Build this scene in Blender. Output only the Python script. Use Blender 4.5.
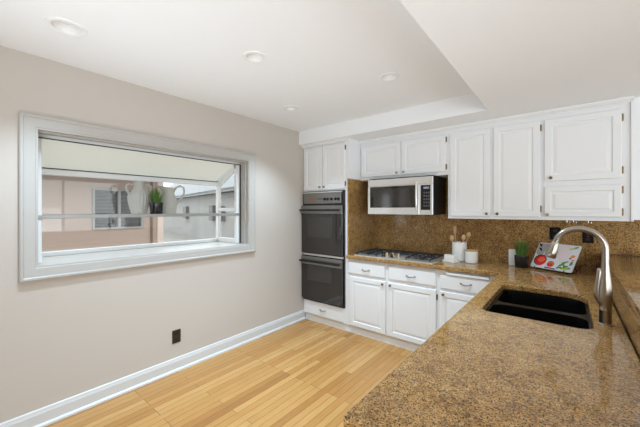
import bpy, bmesh, math, random
from mathutils import Vector, Matrix

for o in list(bpy.data.objects):
    bpy.data.objects.remove(o, do_unlink=True)
scene = bpy.context.scene
COL = scene.collection
PI = math.pi
R = random.Random(7)

# ------------------------------------------------------------------ camera
cd = bpy.data.cameras.new('camera')
cam = bpy.data.objects.new('camera', cd)
COL.objects.link(cam)
cam.location = (0, 0, 1.44)
cam.rotation_euler = (PI/2, 0, math.atan(249/305))
cd.sensor_width = 36
cd.lens = 305/640*36
cd.shift_y = -3.5/640
cd.clip_start = 0.02
scene.camera = cam

# ------------------------------------------------------------------ sky and daylight
world = bpy.data.worlds.new('world')
scene.world = world
world.use_nodes = True
wn = world.node_tree.nodes
wn['Background'].inputs[0].default_value = (0.93, 0.97, 1.0, 1)
wn['Background'].inputs[1].default_value = 0.72

def area_light(name, loc, direction, sx, sy, power, color=(1, 1, 1)):
    l = bpy.data.lights.new(name, 'AREA')
    l.shape = 'RECTANGLE'; l.size = sx; l.size_y = sy; l.energy = power; l.color = color
    o = bpy.data.objects.new(name, l)
    COL.objects.link(o)
    o.location = loc
    o.rotation_euler = Vector(direction).to_track_quat('-Z', 'Y').to_euler()
    return o
# daylight entering through the glass walls behind the viewer and beyond the bar (portals: they only guide the sky's light)
for nm, loc, dr_, sx, sy in (('daylight_rear_glass', (2.45, -2.66, 1.13), (0, 1, 0), 2.1, 2.22), ('daylight_right_glass', (3.66, 0.45, 1.13), (-1, 0, 0), 5.8, 2.22)):
    area_light(nm, loc, dr_, sx, sy, 1).data.cycles.is_portal = True
# added fill lights just inside the glass, brightening ceiling and cabinets
area_light('fill_light_right', (3.54, -0.2, 0.9), (-1, 0, 0.8), 4.2, 1.5, 8, (0.80, 0.92, 1.0))
area_light('fill_light_rear', (2.4, -2.54, 1.1), (-0.45, 1, 0.1), 2.0, 1.9, 16, (0.80, 0.92, 1.0))

vs = scene.view_settings
vs.view_transform = 'Standard'
vs.look = 'None'
vs.gamma = 1
vs.use_curve_mapping = False
vs.exposure = 1.9

# ------------------------------------------------------------------ materials
def mat(name, color, rough=0.5, metal=0.0, spec=0.5, **kw):
    m = bpy.data.materials.new(name)
    m.use_nodes = True
    b = m.node_tree.nodes['Principled BSDF']
    b.inputs['Base Color'].default_value = (*color, 1)
    b.inputs['Roughness'].default_value = rough
    b.inputs['Metallic'].default_value = metal
    b.inputs['Specular IOR Level'].default_value = spec
    for k, v in kw.items():
        b.inputs[k.replace('_', ' ')].default_value = v
    return m

def nodes_of(m):
    nt = m.node_tree
    return nt, nt.nodes, nt.links, nt.nodes['Principled BSDF']

def coords(nt, scale=(1, 1, 1), rot=(0, 0, 0)):
    g = nt.nodes.new('ShaderNodeNewGeometry')
    mp = nt.nodes.new('ShaderNodeMapping')
    mp.inputs['Scale'].default_value = scale
    mp.inputs['Rotation'].default_value = rot
    nt.links.new(g.outputs['Position'], mp.inputs['Vector'])
    return mp.outputs[0]

def noise(nt, vec, scale, detail=4, rough=0.55):
    n = nt.nodes.new('ShaderNodeTexNoise')
    n.inputs['Scale'].default_value = scale
    n.inputs['Detail'].default_value = detail
    n.inputs['Roughness'].default_value = rough
    nt.links.new(vec, n.inputs['Vector'])
    return n

def ramp(nt, fac, stops, interp='LINEAR'):
    r = nt.nodes.new('ShaderNodeValToRGB')
    r.color_ramp.interpolation = interp
    el = r.color_ramp.elements
    while len(el) < len(stops):
        el.new(0.5)
    for e, (p, c) in zip(el, stops):
        e.position = p
        e.color = (*c, 1)
    nt.links.new(fac, r.inputs[0])
    return r.outputs[0]

def mixc(nt, a, b, fac, mode='MIX'):
    n = nt.nodes.new('ShaderNodeMix')
    n.data_type = 'RGBA'; n.blend_type = mode
    for s, v in ((n.inputs[6], a), (n.inputs[7], b), (n.inputs[0], fac)):
        if isinstance(v, (int, float)):
            s.default_value = v
        elif isinstance(v, tuple):
            s.default_value = (*v, 1)
        else:
            nt.links.new(v, s)
    return n.outputs[2]

def bump(nt, h, strength, dist=0.002):
    n = nt.nodes.new('ShaderNodeBump')
    n.inputs['Strength'].default_value = strength
    n.inputs['Distance'].default_value = dist
    nt.links.new(h, n.inputs['Height'])
    nt.links.new(n.outputs[0], nt.nodes['Principled BSDF'].inputs['Normal'])

def plaster(name, color, scale=120, strength=0.15):
    m = mat(name, color, 0.85, spec=0.25)
    nt, N, L, b = nodes_of(m)
    v = coords(nt)
    n = noise(nt, v, scale, 3)
    bump(nt, n.outputs[0], strength)
    return m

M = {}
M['wall'] = plaster('beige wall paint', (0.545, 0.495, 0.45), 160, 0.06)
M['ceiling'] = plaster('white ceiling paint', (0.86, 0.875, 0.895), 70, 0.22)
M['white'] = mat('white cabinet paint', (0.82, 0.83, 0.845), 0.38, spec=0.4)
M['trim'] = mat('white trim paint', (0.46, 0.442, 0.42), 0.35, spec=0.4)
M['vinyl'] = mat('white window frame', (0.80, 0.81, 0.815), 0.4)
M['black'] = mat('black enamel', (0.012, 0.012, 0.012), 0.25)
M['blackplastic'] = mat('black plastic', (0.012, 0.011, 0.011), 0.4)
M['sink'] = mat('black composite sink', (0.003, 0.003, 0.0035), 0.22, spec=0.3)
M['ovenglass'] = mat('black oven glass', (0.016, 0.012, 0.010), 0.06, spec=0.9)
M['ovenwindow'] = mat('smoked oven window', (0.035, 0.030, 0.027), 0.08, spec=0.8)
M['ovenpanel'] = mat('dark brushed panel', (0.27, 0.26, 0.25), 0.28, metal=0.85)
M['iron'] = mat('cast iron', (0.02, 0.02, 0.021), 0.5)
M['bronze'] = mat('aged bronze', (0.23, 0.16, 0.10), 0.35, metal=0.9)
M['nickelpull'] = mat('satin nickel hardware', (0.42, 0.39, 0.35), 0.3, metal=0.95)
M['chrome'] = mat('chrome', (0.7, 0.7, 0.7), 0.15, metal=1)
M['cream'] = mat('cream ceramic', (0.82, 0.80, 0.75), 0.35)
M['brassknob'] = mat('brass knob', (0.62, 0.45, 0.27), 0.3, metal=0.85)
M['ceramic'] = mat('white ceramic', (0.85, 0.845, 0.83), 0.3)
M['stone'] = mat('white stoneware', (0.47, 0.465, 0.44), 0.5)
M['wood'] = mat('pale beech wood', (0.58, 0.36, 0.18), 0.55)
M['wooddark'] = mat('walnut wood', (0.24, 0.12, 0.05), 0.55)
M['soil'] = mat('potting soil', (0.03, 0.02, 0.015), 0.9)
M['plate'] = mat('dark bronze outlet plate', (0.03, 0.024, 0.018), 0.4, metal=0.3)
M['blackplate'] = mat('black outlet plate', (0.004, 0.004, 0.005), 0.5, spec=0.15)
M['recept'] = mat('brown receptacle', (0.03, 0.023, 0.018), 0.5, spec=0.2)
M['red'] = mat('printed red', (0.70, 0.03, 0.02), 0.25)
M['redl'] = mat('printed light red', (0.85, 0.13, 0.08), 0.25)
M['orange'] = mat('printed orange', (0.80, 0.25, 0.04), 0.25)
M['leaf'] = mat('printed green', (0.08, 0.27, 0.05), 0.25)
M['leafl'] = mat('printed yellow green', (0.40, 0.55, 0.08), 0.25)
M['board'] = mat('printed pale board', (0.74, 0.76, 0.84), 0.2)
M['paper'] = mat('printed pale pink', (0.80, 0.72, 0.76), 0.25)
M['greyprint'] = mat('printed grey wood', (0.40, 0.37, 0.37), 0.25)
M['display'] = mat('microwave display', (0.30, 0.38, 0.50), 0.2)
M['button'] = mat('grey button', (0.10, 0.10, 0.105), 0.35)
M['lens'] = mat('frosted lamp lens', (0.86, 0.86, 0.85), 0.5)
M['stucco'] = plaster('salmon stucco', (0.46, 0.355, 0.30), 60, 0.4)
M['stuccotrim'] = mat('pale salmon trim', (0.70, 0.56, 0.48), 0.6)
M['greywall'] = plaster('pale grey stucco', (0.33, 0.328, 0.318), 60, 0.3)
M['roofpale'] = mat('pale blue grey roof', (0.23, 0.25, 0.27), 0.6)
M['eave'] = mat('brown eave', (0.20, 0.14, 0.11), 0.7)
M['meter'] = mat('grey meter box', (0.13, 0.13, 0.125), 0.6)
M['ground'] = plaster('grey concrete', (0.33, 0.32, 0.30), 20, 0.4)
M['blind'] = mat('grey window blind', (0.24, 0.24, 0.24), 0.5)
M['darkglass'] = mat('dark house window', (0.06, 0.062, 0.065), 0.1)
M['shelfrail'] = mat('grey aluminium', (0.36, 0.36, 0.35), 0.4, metal=0.4)
M['darkgasket'] = mat('dark gasket', (0.06, 0.06, 0.055), 0.6)
M['glassframe'] = mat('shadow gap', (0.25, 0.24, 0.23), 0.6)

def stainless():
    m = mat('brushed stainless steel', (0.88, 0.88, 0.87), 0.28, metal=0.75)
    nt, N, L, b = nodes_of(m)
    n = noise(nt, coords(nt, (3, 3, 400)), 2.0, 2)
    bump(nt, n.outputs[0], 0.04, 0.001)
    return m
M['steel'] = stainless()
def brushed():
    m = mat('brushed nickel', (0.43, 0.39, 0.34), 0.28, metal=1)
    return m
M['nickel'] = brushed()

def granite():
    m = mat('brown granite', (0.390, 0.254, 0.120), 0.08, spec=0.32)
    nt, N, L, b = nodes_of(m)
    v = coords(nt)
    warp = noise(nt, v, 45, 3)
    vm = nt.nodes.new('ShaderNodeVectorMath'); vm.operation = 'MULTIPLY_ADD'
    L.new(warp.outputs[1], vm.inputs[0]); vm.inputs[1].default_value = (0.014,)*3; L.new(v, vm.inputs[2])
    vo = N.new('ShaderNodeTexVoronoi'); vo.inputs['Scale'].default_value = 112
    L.new(vm.outputs[0], vo.inputs['Vector'])
    sep = N.new('ShaderNodeSeparateColor'); L.new(vo.outputs['Color'], sep.inputs[0])
    c1 = ramp(nt, sep.outputs[0], [(0.0, (0.065, 0.036, 0.017)), (0.12, (0.169, 0.089, 0.036)), (0.3, (0.390, 0.210, 0.072)),
                                   (0.6, (0.520, 0.298, 0.102)), (0.85, (0.650, 0.394, 0.150)), (1, (0.754, 0.508, 0.252))])
    big = noise(nt, v, 13, 3)
    c2 = ramp(nt, big.outputs[0], [(0.3, (0.273, 0.137, 0.043)), (0.5, (0.455, 0.254, 0.084)), (0.7, (0.624, 0.375, 0.138))])
    c = mixc(nt, c1, c2, 0.5)
    sp = noise(nt, v, 210, 2, 0.6)
    f = ramp(nt, sp.outputs[0], [(0.0, (1, 1, 1)), (0.41, (1, 1, 1)), (0.475, (0, 0, 0)), (1, (0, 0, 0))])
    c = mixc(nt, c, (0.035, 0.024, 0.017), f)
    sp2 = noise(nt, v, 130, 2, 0.6)
    f2 = ramp(nt, sp2.outputs[0], [(0, (0, 0, 0)), (0.62, (0, 0, 0)), (0.72, (0.75, 0.75, 0.75)), (1, (0.75, 0.75, 0.75))])
    c = mixc(nt, c, (0.546, 0.432, 0.288), f2)
    L.new(c, b.inputs['Base Color'])
    return m
M['granite'] = granite()

def oak_floor():
    m = mat('oak strip floor', (0.6, 0.4, 0.2), 0.33, spec=0.4)
    nt, N, L, b = nodes_of(m)
    v = coords(nt, rot=(0, 0, PI/2))
    br = N.new('ShaderNodeTexBrick')
    br.inputs['Scale'].default_value = 1.0
    br.inputs['Brick Width'].default_value = 0.95
    br.inputs['Row Height'].default_value = 0.057
    br.inputs['Mortar Size'].default_value = 0.0016
    br.inputs['Mortar Smooth'].default_value = 0.2
    br.inputs['Bias'].default_value = 0.0
    br.offset = 0.37; br.offset_frequency = 3
    br.inputs['Color1'].default_value = (0, 0, 0, 1)
    br.inputs['Color2'].default_value = (1, 1, 1, 1)
    br.inputs['Mortar'].default_value = (0.5, 0.5, 0.5, 1)
    L.new(v, br.inputs['Vector'])
    tone = ramp(nt, br.outputs['Color'], [(0, (0.34, 0.155, 0.043)), (0.15, (0.43, 0.21, 0.062)), (0.5, (0.475, 0.25, 0.080)), (0.85, (0.51, 0.28, 0.096)), (1, (0.56, 0.325, 0.12))])
    g = noise(nt, coords(nt, (26, 1.3, 1)), 5, 5, 0.65)
    gr = ramp(nt, g.outputs[0], [(0.3, (0.80, 0.78, 0.74)), (0.65, (1.06, 1.06, 1.06))])
    c = mixc(nt, tone, gr, 0.8, 'MULTIPLY')
    c = mixc(nt, c, (0.13, 0.06, 0.022), br.outputs['Fac'])
    L.new(c, b.inputs['Base Color'])
    return m
M['floor'] = oak_floor()

def grass_mat():
    m = mat('artificial grass', (0.12, 0.3, 0.05), 0.55)
    nt, N, L, b = nodes_of(m)
    n = noise(nt, coords(nt), 90, 2)
    L.new(ramp(nt, n.outputs[0], [(0.3, (0.02, 0.07, 0.008)), (0.55, (0.075, 0.19, 0.025)), (0.8, (0.22, 0.36, 0.07))]), b.inputs['Base Color'])
    return m
M['grass'] = grass_mat()

def glass_mat(name, tint=(1, 1, 1), refl=0.06):
    m = bpy.data.materials.new(name); m.use_nodes = True
    nt = m.node_tree; N = nt.nodes; N.clear()
    out = N.new('ShaderNodeOutputMaterial'); mx = N.new('ShaderNodeMixShader')
    t = N.new('ShaderNodeBsdfTransparent'); t.inputs[0].default_value = (*tint, 1)
    g = N.new('ShaderNodeBsdfGlossy'); g.inputs['Roughness'].default_value = 0.02
    mx.inputs[0].default_value = refl
    nt.links.new(t.outputs[0], mx.inputs[1]); nt.links.new(g.outputs[0], mx.inputs[2]); nt.links.new(mx.outputs[0], out.inputs[0])
    return m
M['glass'] = glass_mat('window glass', (0.97, 0.98, 0.975), 0.05)

def frosted():
    m = bpy.data.materials.new('milky roof panel'); m.use_nodes = True
    nt = m.node_tree; N = nt.nodes; N.clear()
    out = N.new('ShaderNodeOutputMaterial'); mx = N.new('ShaderNodeMixShader')
    t = N.new('ShaderNodeBsdfTranslucent'); t.inputs[0].default_value = (0.72, 0.72, 0.68, 1)
    d = N.new('ShaderNodeBsdfDiffuse'); d.inputs[0].default_value = (0.78, 0.77, 0.72, 1)
    mx.inputs[0].default_value = 0.45
    nt.links.new(t.outputs[0], mx.inputs[1]); nt.links.new(d.outputs[0], mx.inputs[2]); nt.links.new(mx.outputs[0], out.inputs[0])
    return m
M['frosted'] = frosted()

# ------------------------------------------------------------------ mesh helpers
ORIGIN = {}

class MB:
    """collects shapes that end up as ONE mesh object"""
    def __init__(s):
        s.bm = bmesh.new()
        s.mats = []
        s.cur = 0
    def use(s, m):
        if m not in s.mats:
            s.mats.append(m)
        s.cur = s.mats.index(m)
        return s
    def _tag(s, faces):
        for f in faces:
            f.material_index = s.cur
    def box(s, x0, y0, z0, x1, y1, z1, bev=0.0, seg=1):
        vs_ = [s.bm.verts.new(p) for p in ((x0, y0, z0), (x1, y0, z0), (x1, y1, z0), (x0, y1, z0), (x0, y0, z1), (x1, y0, z1), (x1, y1, z1), (x0, y1, z1))]
        fs = [s.bm.faces.new([vs_[i] for i in q]) for q in ((3, 2, 1, 0), (4, 5, 6, 7), (0, 1, 5, 4), (1, 2, 6, 5), (2, 3, 7, 6), (3, 0, 4, 7))]
        s._tag(fs)
        if bev > 0:
            es = list({e for f in fs for e in f.edges})
            r = bmesh.ops.bevel(s.bm, geom=es, offset=bev, segments=seg, affect='EDGES', profile=0.5)
            s._tag(r['faces'])
        return s
    def prism(s, poly, axis, a, b):
        """poly: 2-D outline extruded along axis between a and b"""
        def p(u, w, t):
            return {'x': (t, u, w), 'y': (u, t, w), 'z': (u, w, t)}[axis]
        A = [s.bm.verts.new(p(u, w, a)) for u, w in poly]
        B = [s.bm.verts.new(p(u, w, b)) for u, w in poly]
        n = len(poly)
        fs = [s.bm.faces.new(A[::-1]), s.bm.faces.new(B)]
        for i in range(n):
            fs.append(s.bm.faces.new((A[i], A[(i+1) % n], B[(i+1) % n], B[i])))
        s._tag(fs)
        return s
    def lathe(s, prof, center, seg=32, axis='z', M4=None):
        """prof: list of (radius, height)"""
        cx, cy, cz = center
        rings = []
        def pt(r, h, a):
            c_, s_ = r*math.cos(a), r*math.sin(a)
            q = {'z': (c_, s_, h), 'y': (c_, h, s_), 'x': (h, c_, s_)}[axis]
            if M4 is not None:
                q = M4 @ Vector(q)
            return (cx+q[0], cy+q[1], cz+q[2])
        for r, h in prof:
            if r < 1e-6:
                rings.append([s.bm.verts.new(pt(0, h, 0))])
            else:
                rings.append([s.bm.verts.new(pt(r, h, 2*PI*k/seg)) for k in range(seg)])
        fs = []
        for A, B in zip(rings, rings[1:]):
            if len(A) == 1 and len(B) == 1:
                continue
            for k in range(seg):
                k2 = (k+1) % seg
                if len(A) == 1:
                    fs.append(s.bm.faces.new((A[0], B[k2], B[k])))
                elif len(B) == 1:
                    fs.append(s.bm.faces.new((A[k], A[k2], B[0])))
                else:
                    fs.append(s.bm.faces.new((A[k], A[k2], B[k2], B[k])))
        s._tag(fs)
        return s
    def tube(s, pts, rad, seg=10, caps=True):
        pts = [Vector(p) for p in pts]
        n = len(pts)
        rads = rad if isinstance(rad, (list, tuple)) else [rad]*n
        t0 = (pts[1]-pts[0]).normalized()
        up = Vector((0, 0, 1)) if abs(t0.z) < 0.9 else Vector((1, 0, 0))
        nrm = t0.cross(up).normalized()
        rings = []
        prev = t0
        for i, p in enumerate(pts):
            t = (pts[min(i+1, n-1)]-pts[max(i-1, 0)]).normalized()
            q = prev.rotation_difference(t)
            nrm = (q @ nrm).normalized()
            prev = t
            bi = t.cross(nrm).normalized()
            rings.append([s.bm.verts.new(p+(nrm*math.cos(2*PI*k/seg)+bi*math.sin(2*PI*k/seg))*rads[i]) for k in range(seg)])
        fs = []
        for A, B in zip(rings, rings[1:]):
            for k in range(seg):
                k2 = (k+1) % seg
                fs.append(s.bm.faces.new((A[k], A[k2], B[k2], B[k])))
        if caps:
            fs.append(s.bm.faces.new(rings[0][::-1])); fs.append(s.bm.faces.new(rings[-1]))
        s._tag(fs)
        return s
    def face(s, pts):
        f = s.bm.faces.new([s.bm.verts.new(p) for p in pts])
        s._tag([f])
        return s
    def disc(s, c, u, v, ru, rv=None, n=20):
        rv = rv or ru
        c, u, v = Vector(c), Vector(u), Vector(v)
        return s.face([c+u*ru*math.cos(2*PI*k/n)+v*rv*math.sin(2*PI*k/n) for k in range(n)])
    def rings(s, loops, cap_first=True, cap_last=True):
        """loops of equal vertex count joined one to the next"""
        Rr = [[s.bm.verts.new(p) for p in l] for l in loops]
        fs = []
        n = len(Rr[0])
        for A, B in zip(Rr, Rr[1:]):
            for k in range(n):
                fs.append(s.bm.faces.new((A[k], A[(k+1) % n], B[(k+1) % n], B[k])))
        if cap_first:
            fs.append(s.bm.faces.new(Rr[0][::-1]))
        if cap_last:
            fs.append(s.bm.faces.new(Rr[-1]))
        s._tag(fs)
        return s
    def fill(s, loops, z, z2=None):
        """flat sheet with holes (first loop outer); z2: thickness down to z2"""
        es = []
        for l in loops:
            v = [s.bm.verts.new((p[0], p[1], z)) for p in l]
            es += [s.bm.edges.new((v[i], v[(i+1) % len(v)])) for i in range(len(v))]
        r = bmesh.ops.triangle_fill(s.bm, use_beauty=True, use_dissolve=False, edges=es)
        fs = [g for g in r['geom'] if isinstance(g, bmesh.types.BMFace)]
        s._tag(fs)
        if z2 is not None:
            x = bmesh.ops.extrude_face_region(s.bm, geom=fs)
            nv = [g for g in x['geom'] if isinstance(g, bmesh.types.BMVert)]
            bmesh.ops.translate(s.bm, vec=(0, 0, z2-z), verts=nv)
            s._tag([g for g in x['geom'] if isinstance(g, bmesh.types.BMFace)])
        return s
    def build(s, name, material=None, parent=None, smooth=35, bevel=None, label=None):
        bm = s.bm
        bmesh.ops.recalc_face_normals(bm, faces=bm.faces)
        xs = [v.co for v in bm.verts]
        lo = Vector((min(p.x for p in xs), min(p.y for p in xs), min(p.z for p in xs)))
        hi = Vector((max(p.x for p in xs), max(p.y for p in xs), max(p.z for p in xs)))
        org = Vector(((lo.x+hi.x)/2, (lo.y+hi.y)/2, lo.z))
        bmesh.ops.translate(bm, vec=-org, verts=bm.verts)
        me = bpy.data.meshes.new(name)
        bm.to_mesh(me); bm.free()
        for m in (s.mats or [material]):
            me.materials.append(M[m] if isinstance(m, str) else m)
        if smooth:
            for p in me.polygons:
                p.use_smooth = True
            me.set_sharp_from_angle(angle=math.radians(smooth))
        o = bpy.data.objects.new(name, me)
        COL.objects.link(o)
        if parent is not None:
            o.parent = parent
            o.location = org - ORIGIN[parent.name]
        else:
            o.location = org
        ORIGIN[o.name] = org
        if bevel:
            b = o.modifiers.new('bevel', 'BEVEL'); b.width = bevel; b.segments = 2; b.limit_method = 'ANGLE'; b.angle_limit = math.radians(40)
        if label:
            o['label'] = label
        return o

def tag(o, label, cat, group=None):
    o['label'] = label; o['category'] = cat
    if group:
        o['group'] = group
    return o

def thing(name, loc, label, cat, group=None):
    o = bpy.data.objects.new(name, None)
    o.empty_display_size = 0.1
    COL.objects.link(o)
    o.location = loc
    ORIGIN[o.name] = Vector(loc)
    return tag(o, label, cat, group)

def structure(o):
    o['kind'] = 'structure'
    return o

def structure_root(name, loc):
    o = bpy.data.objects.new(name, None)
    o.empty_display_size = 0.1
    COL.objects.link(o); o.location = loc
    ORIGIN[o.name] = Vector(loc)
    return structure(o)

def copy_thing(src, loc, label=None):
    """copy of a thing with copies of its parts and their sub-parts"""
    r = src.copy(); COL.objects.link(r); r.location = loc
    if label:
        r['label'] = label
    for ch in list(src.children):
        c = ch.copy(); COL.objects.link(c); c.parent = r
        for g in ch.children:
            d = g.copy(); COL.objects.link(d); d.parent = c
    return r

def frame_map(facing, plane):
    """(u, depth, z) -> world; depth 0 is the front face, growing into the door"""
    if facing == '-y':
        return lambda u, d, z: (u, plane+d, z)
    if facing == '-x':
        return lambda u, d, z: (plane+d, u, z)

def panel_loops(fm, u0, u1, z0, z1, prof):
    return [[fm(u0+i, d, z0+i), fm(u1-i, d, z0+i), fm(u1-i, d, z1-i), fm(u0+i, d, z1-i)] for i, d in prof]

def raised_door(mb, u0, u1, z0, z1, plane, t=0.02, facing='-y', rail=0.05):
    k = min(1.0, (z1-z0)/0.30)
    prof = [(0, t), (0, 0.005), (0.005, 0), (rail*k, 0), (rail*k+0.005, 0.008), (rail*k+0.012, 0.0085), (rail*k+0.036*k, 0.001), (rail*k+0.040*k, 0.001)]
    mb.rings(panel_loops(frame_map(facing, plane), u0, u1, z0, z1, prof))

def slab_front(mb, u0, u1, z0, z1, plane, t=0.02, facing='-y'):
    prof = [(0, t), (0, 0.008), (0.004, 0.006), (0.010, 0.0), (0.012, 0)]
    mb.rings(panel_loops(frame_map(facing, plane), u0, u1, z0, z1, prof))

def door(parent, u0, u1, z0, z1, plane, knob=None, hinges=(), facing='-y', knob_mat='bronze', hinge_mat='bronze'):
    mb = MB(); raised_door(mb, u0, u1, z0, z1, plane, facing=facing)
    d = mb.build('door', 'white', parent, smooth=20)
    fm = frame_map(facing, plane)
    if knob:
        k = MB(); c = fm(knob[0], 0, knob[1])
        ax = 'y' if facing == '-y' else 'x'
        k.lathe([(0.0, -0.026), (0.008, -0.026), (0.0125, -0.022), (0.013, -0.017), (0.009, -0.012), (0.0055, -0.008), (0.006, -0.002), (0.009, 0.0)], c, 16, ax)
        k.build('knob', knob_mat, d)
    for hu, hz in hinges:
        side = 1 if hu > (u0+u1)/2 else -1
        h = MB()
        c = fm(hu+side*0.004, 0.009, hz)
        h.lathe([(0, -0.030), (0.004, -0.028), (0.0055, -0.024), (0.0055, 0.024), (0.004, 0.028), (0, 0.030)], c, 10)
        a = fm(hu+side*0.004, 0.016, hz-0.024); b = fm(hu+side*0.011, 0.0199, hz+0.024)
        h.box(min(a[0], b[0]), min(a[1], b[1]), a[2], max(a[0], b[0]), max(a[1], b[1]), b[2])
        h.build('hinge', hinge_mat, d)
    return d

def pull(parent, uc, z, plane, w=0.085, m='nickelpull'):
    mb = MB()
    pts = []
    for k in range(13):
        t = k/12
        u = uc-w/2+w*t
        dpt = -0.026*math.sin(PI*t)**0.6
        pts.append((u, plane+dpt, z-0.008*math.sin(PI*t)))
    mb.tube(pts, [0.0045+0.0015*math.sin(PI*k/12) for k in range(13)], 8)
    for s_ in (-1, 1):
        mb.lathe([(0.010, 0), (0.010, -0.002), (0.007, -0.005), (0, -0.006)], (uc+s_*w/2, plane, z), 12, 'y')
    return mb.build('drawer_pull', m, parent)

def drawer(parent, u0, u1, z0, z1, plane, pull_z=None, t=0.02):
    mb = MB(); slab_front(mb, u0, u1, z0, z1, plane, t)
    d = mb.build('drawer_front', 'white', parent, smooth=20)
    pull(d, (u0+u1)/2, pull_z or (z0+z1)/2, plane)
    return d

def rrect(x0, y0, x1, y1, r, n=6):
    """rounded rectangle outline, ccw; r single or per corner (x0y0, x1y0, x1y1, x0y1)"""
    rs = r if isinstance(r, (tuple, list)) else (r,)*4
    cs = [(x0+rs[0], y0+rs[0], PI, rs[0]), (x1-rs[1], y0+rs[1], 1.5*PI, rs[1]), (x1-rs[2], y1-rs[2], 0, rs[2]), (x0+rs[3], y1-rs[3], PI/2, rs[3])]
    return [(cx+q*math.cos(a+PI/2*k/n), cy+q*math.sin(a+PI/2*k/n)) for cx, cy, a, q in cs for k in range(n+1)]

# ------------------------------------------------------------------ dimensions
XL, XR = -2.73, 3.60          # left and right wall faces
YB, YF = 3.59, -2.60          # back and rear wall faces
ZC, ZS = 2.46, 2.29           # tray ceiling, dropped ceiling
SX, SY = -0.533, 2.911        # edges of the tray
GY = 3.57                     # granite splash face

# ------------------------------------------------------------------ room shell
structure(MB().box(XL-0.12, YF-0.12, -0.10, XR+0.12, YB+0.12, 0.0).build('floor', 'floor', smooth=None))

LIGHTS = [(-2.172, 0.425), (-1.622, 1.30), (-1.072, 2.15), (-2.153, 2.18)]
LR = [0.072, 0.058, 0.062, 0.062]
def circle(cx, cy, r, n=32):
    return [(cx+r*math.cos(2*PI*k/n), cy+r*math.sin(2*PI*k/n)) for k in range(n)]
cmb = MB()
cmb.fill([[(XL-0.12, YF-0.12), (XR+0.12, YF-0.12), (XR+0.12, YB+0.12), (XL-0.12, YB+0.12)]] + [circle(x, y, r) for (x, y), r in zip(LIGHTS, LR)], ZC, ZC+0.12)
cmb.prism([(XL-0.12, SY), (SX, SY), (SX, YF-0.12), (XR+0.12, YF-0.12), (XR+0.12, YB+0.12), (XL-0.12, YB+0.12)], 'z', ZS, ZC+0.001)
structure(cmb.build('ceiling', 'ceiling', smooth=None))

# left wall with the garden window opening
OY0, OY1, OZ0, OZ1 = 0.384, 2.094, 1.068, 1.975
w = MB(); xw = XL-0.10
ga = 0.021
w.box(xw, YF-0.12, 0, XL, OY0-ga, ZC); w.box(xw, OY1+ga, 0, XL, YB+0.12, ZC)
w.box(xw, OY0-ga, 0, XL, OY1+ga, OZ0-0.031); w.box(xw, OY0-ga, OZ1+ga, XL, OY1+ga, ZC)
structure(w.build('wall_left', 'wall', smooth=None))
structure(MB().box(XL, YB, 0, XR, YB+0.12, ZC).build('wall_back', 'wall', smooth=None))
# rear wall with glass doors, glass right wall; unseen openings, sized for light
w = MB()
w.box(XL, YF-0.12, 0, 1.40, YF, ZC); w.box(3.50, YF-0.12, 0, XR, YF, ZC); w.box(1.40, YF-0.12, 2.26, 3.50, YF, ZC)
structure(w.build('wall_rear', 'wall', smooth=None))
w = MB()
w.box(XR, YF-0.12, 0, XR+0.12, -2.50, ZC); w.box(XR, 3.40, 0, XR+0.12, YB+0.12, ZC)
w.box(XR, -2.50, 2.26, XR+0.12, 3.40, ZC)
structure(w.build('wall_right', 'wall', smooth=None))

def plain_window(name, axis, plane, a0, a1, z0, z1, n):
    root = structure_root(name, (plane, (a0+a1)/2, z0) if axis == 'x' else ((a0+a1)/2, plane, z0))
    def bx(mb, a, b, za, zb, d0, d1):
        if axis == 'x':
            mb.box(plane+d0, a, za, plane+d1, b, zb)
        else:
            mb.box(a, plane-d1, za, b, plane-d0, zb)
    f = MB()
    bx(f, a0, a1, z0, z0+0.06, 0.02, 0.09); bx(f, a0, a1, z1-0.06, z1, 0.02, 0.09)
    for k in range(n+1):
        c = a0+0.03+(a1-a0-0.06)*k/n
        bx(f, c-0.03, c+0.03, z0+0.06, z1-0.06, 0.02, 0.09)
    f.build('window_frame', 'vinyl', root)
    for k in range(n):
        p = MB(); s0 = a0+0.06+(a1-a0-0.06)*k/n; s1 = a0+(a1-a0-0.06)*(k+1)/n
        bx(p, s0, s1, z0+0.06, z1-0.06, 0.05, 0.056)
        p.build('window_pane', 'glass', root)
    return root
plain_window('window_2', 'y', YF, 1.40, 3.50, 0.0, 2.26, 2)
plain_window('window_3', 'x', XR, -2.50, 3.40, 0.0, 2.26, 4)

# baseboard on the left wall, moulded top
bprof = [(XL, 0), (XL+0.030, 0), (XL+0.029, 0.012), (XL+0.022, 0.020), (XL+0.016, 0.024), (XL+0.016, 0.088), (XL+0.012, 0.098), (XL+0.010, 0.112), (XL+0.004, 0.118), (XL, 0.118)]
bb = MB()
A = [bb.bm.verts.new((x, YF, z)) for x, z in bprof]; B = [bb.bm.verts.new((x, 3.02, z)) for x, z in bprof]
for i in range(len(bprof)):
    j = (i+1) % len(bprof); bb.bm.faces.new((A[i], A[j], B[j], B[i]))
bb.bm.faces.new(A); bb.bm.faces.new(B)
structure(bb.build('baseboard_left', mat('white baseboard paint', (0.63, 0.635, 0.64), 0.35, spec=0.4), smooth=20))

# ------------------------------------------------------------------ garden window
W = structure_root('window_1', (XL, (OY0+OY1)/2, OZ0))
XG, ZG, XT, ZT = -3.247, 1.775, -2.86, 1.955      # front glass plane, its top, upper end of the sloped panel
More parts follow.
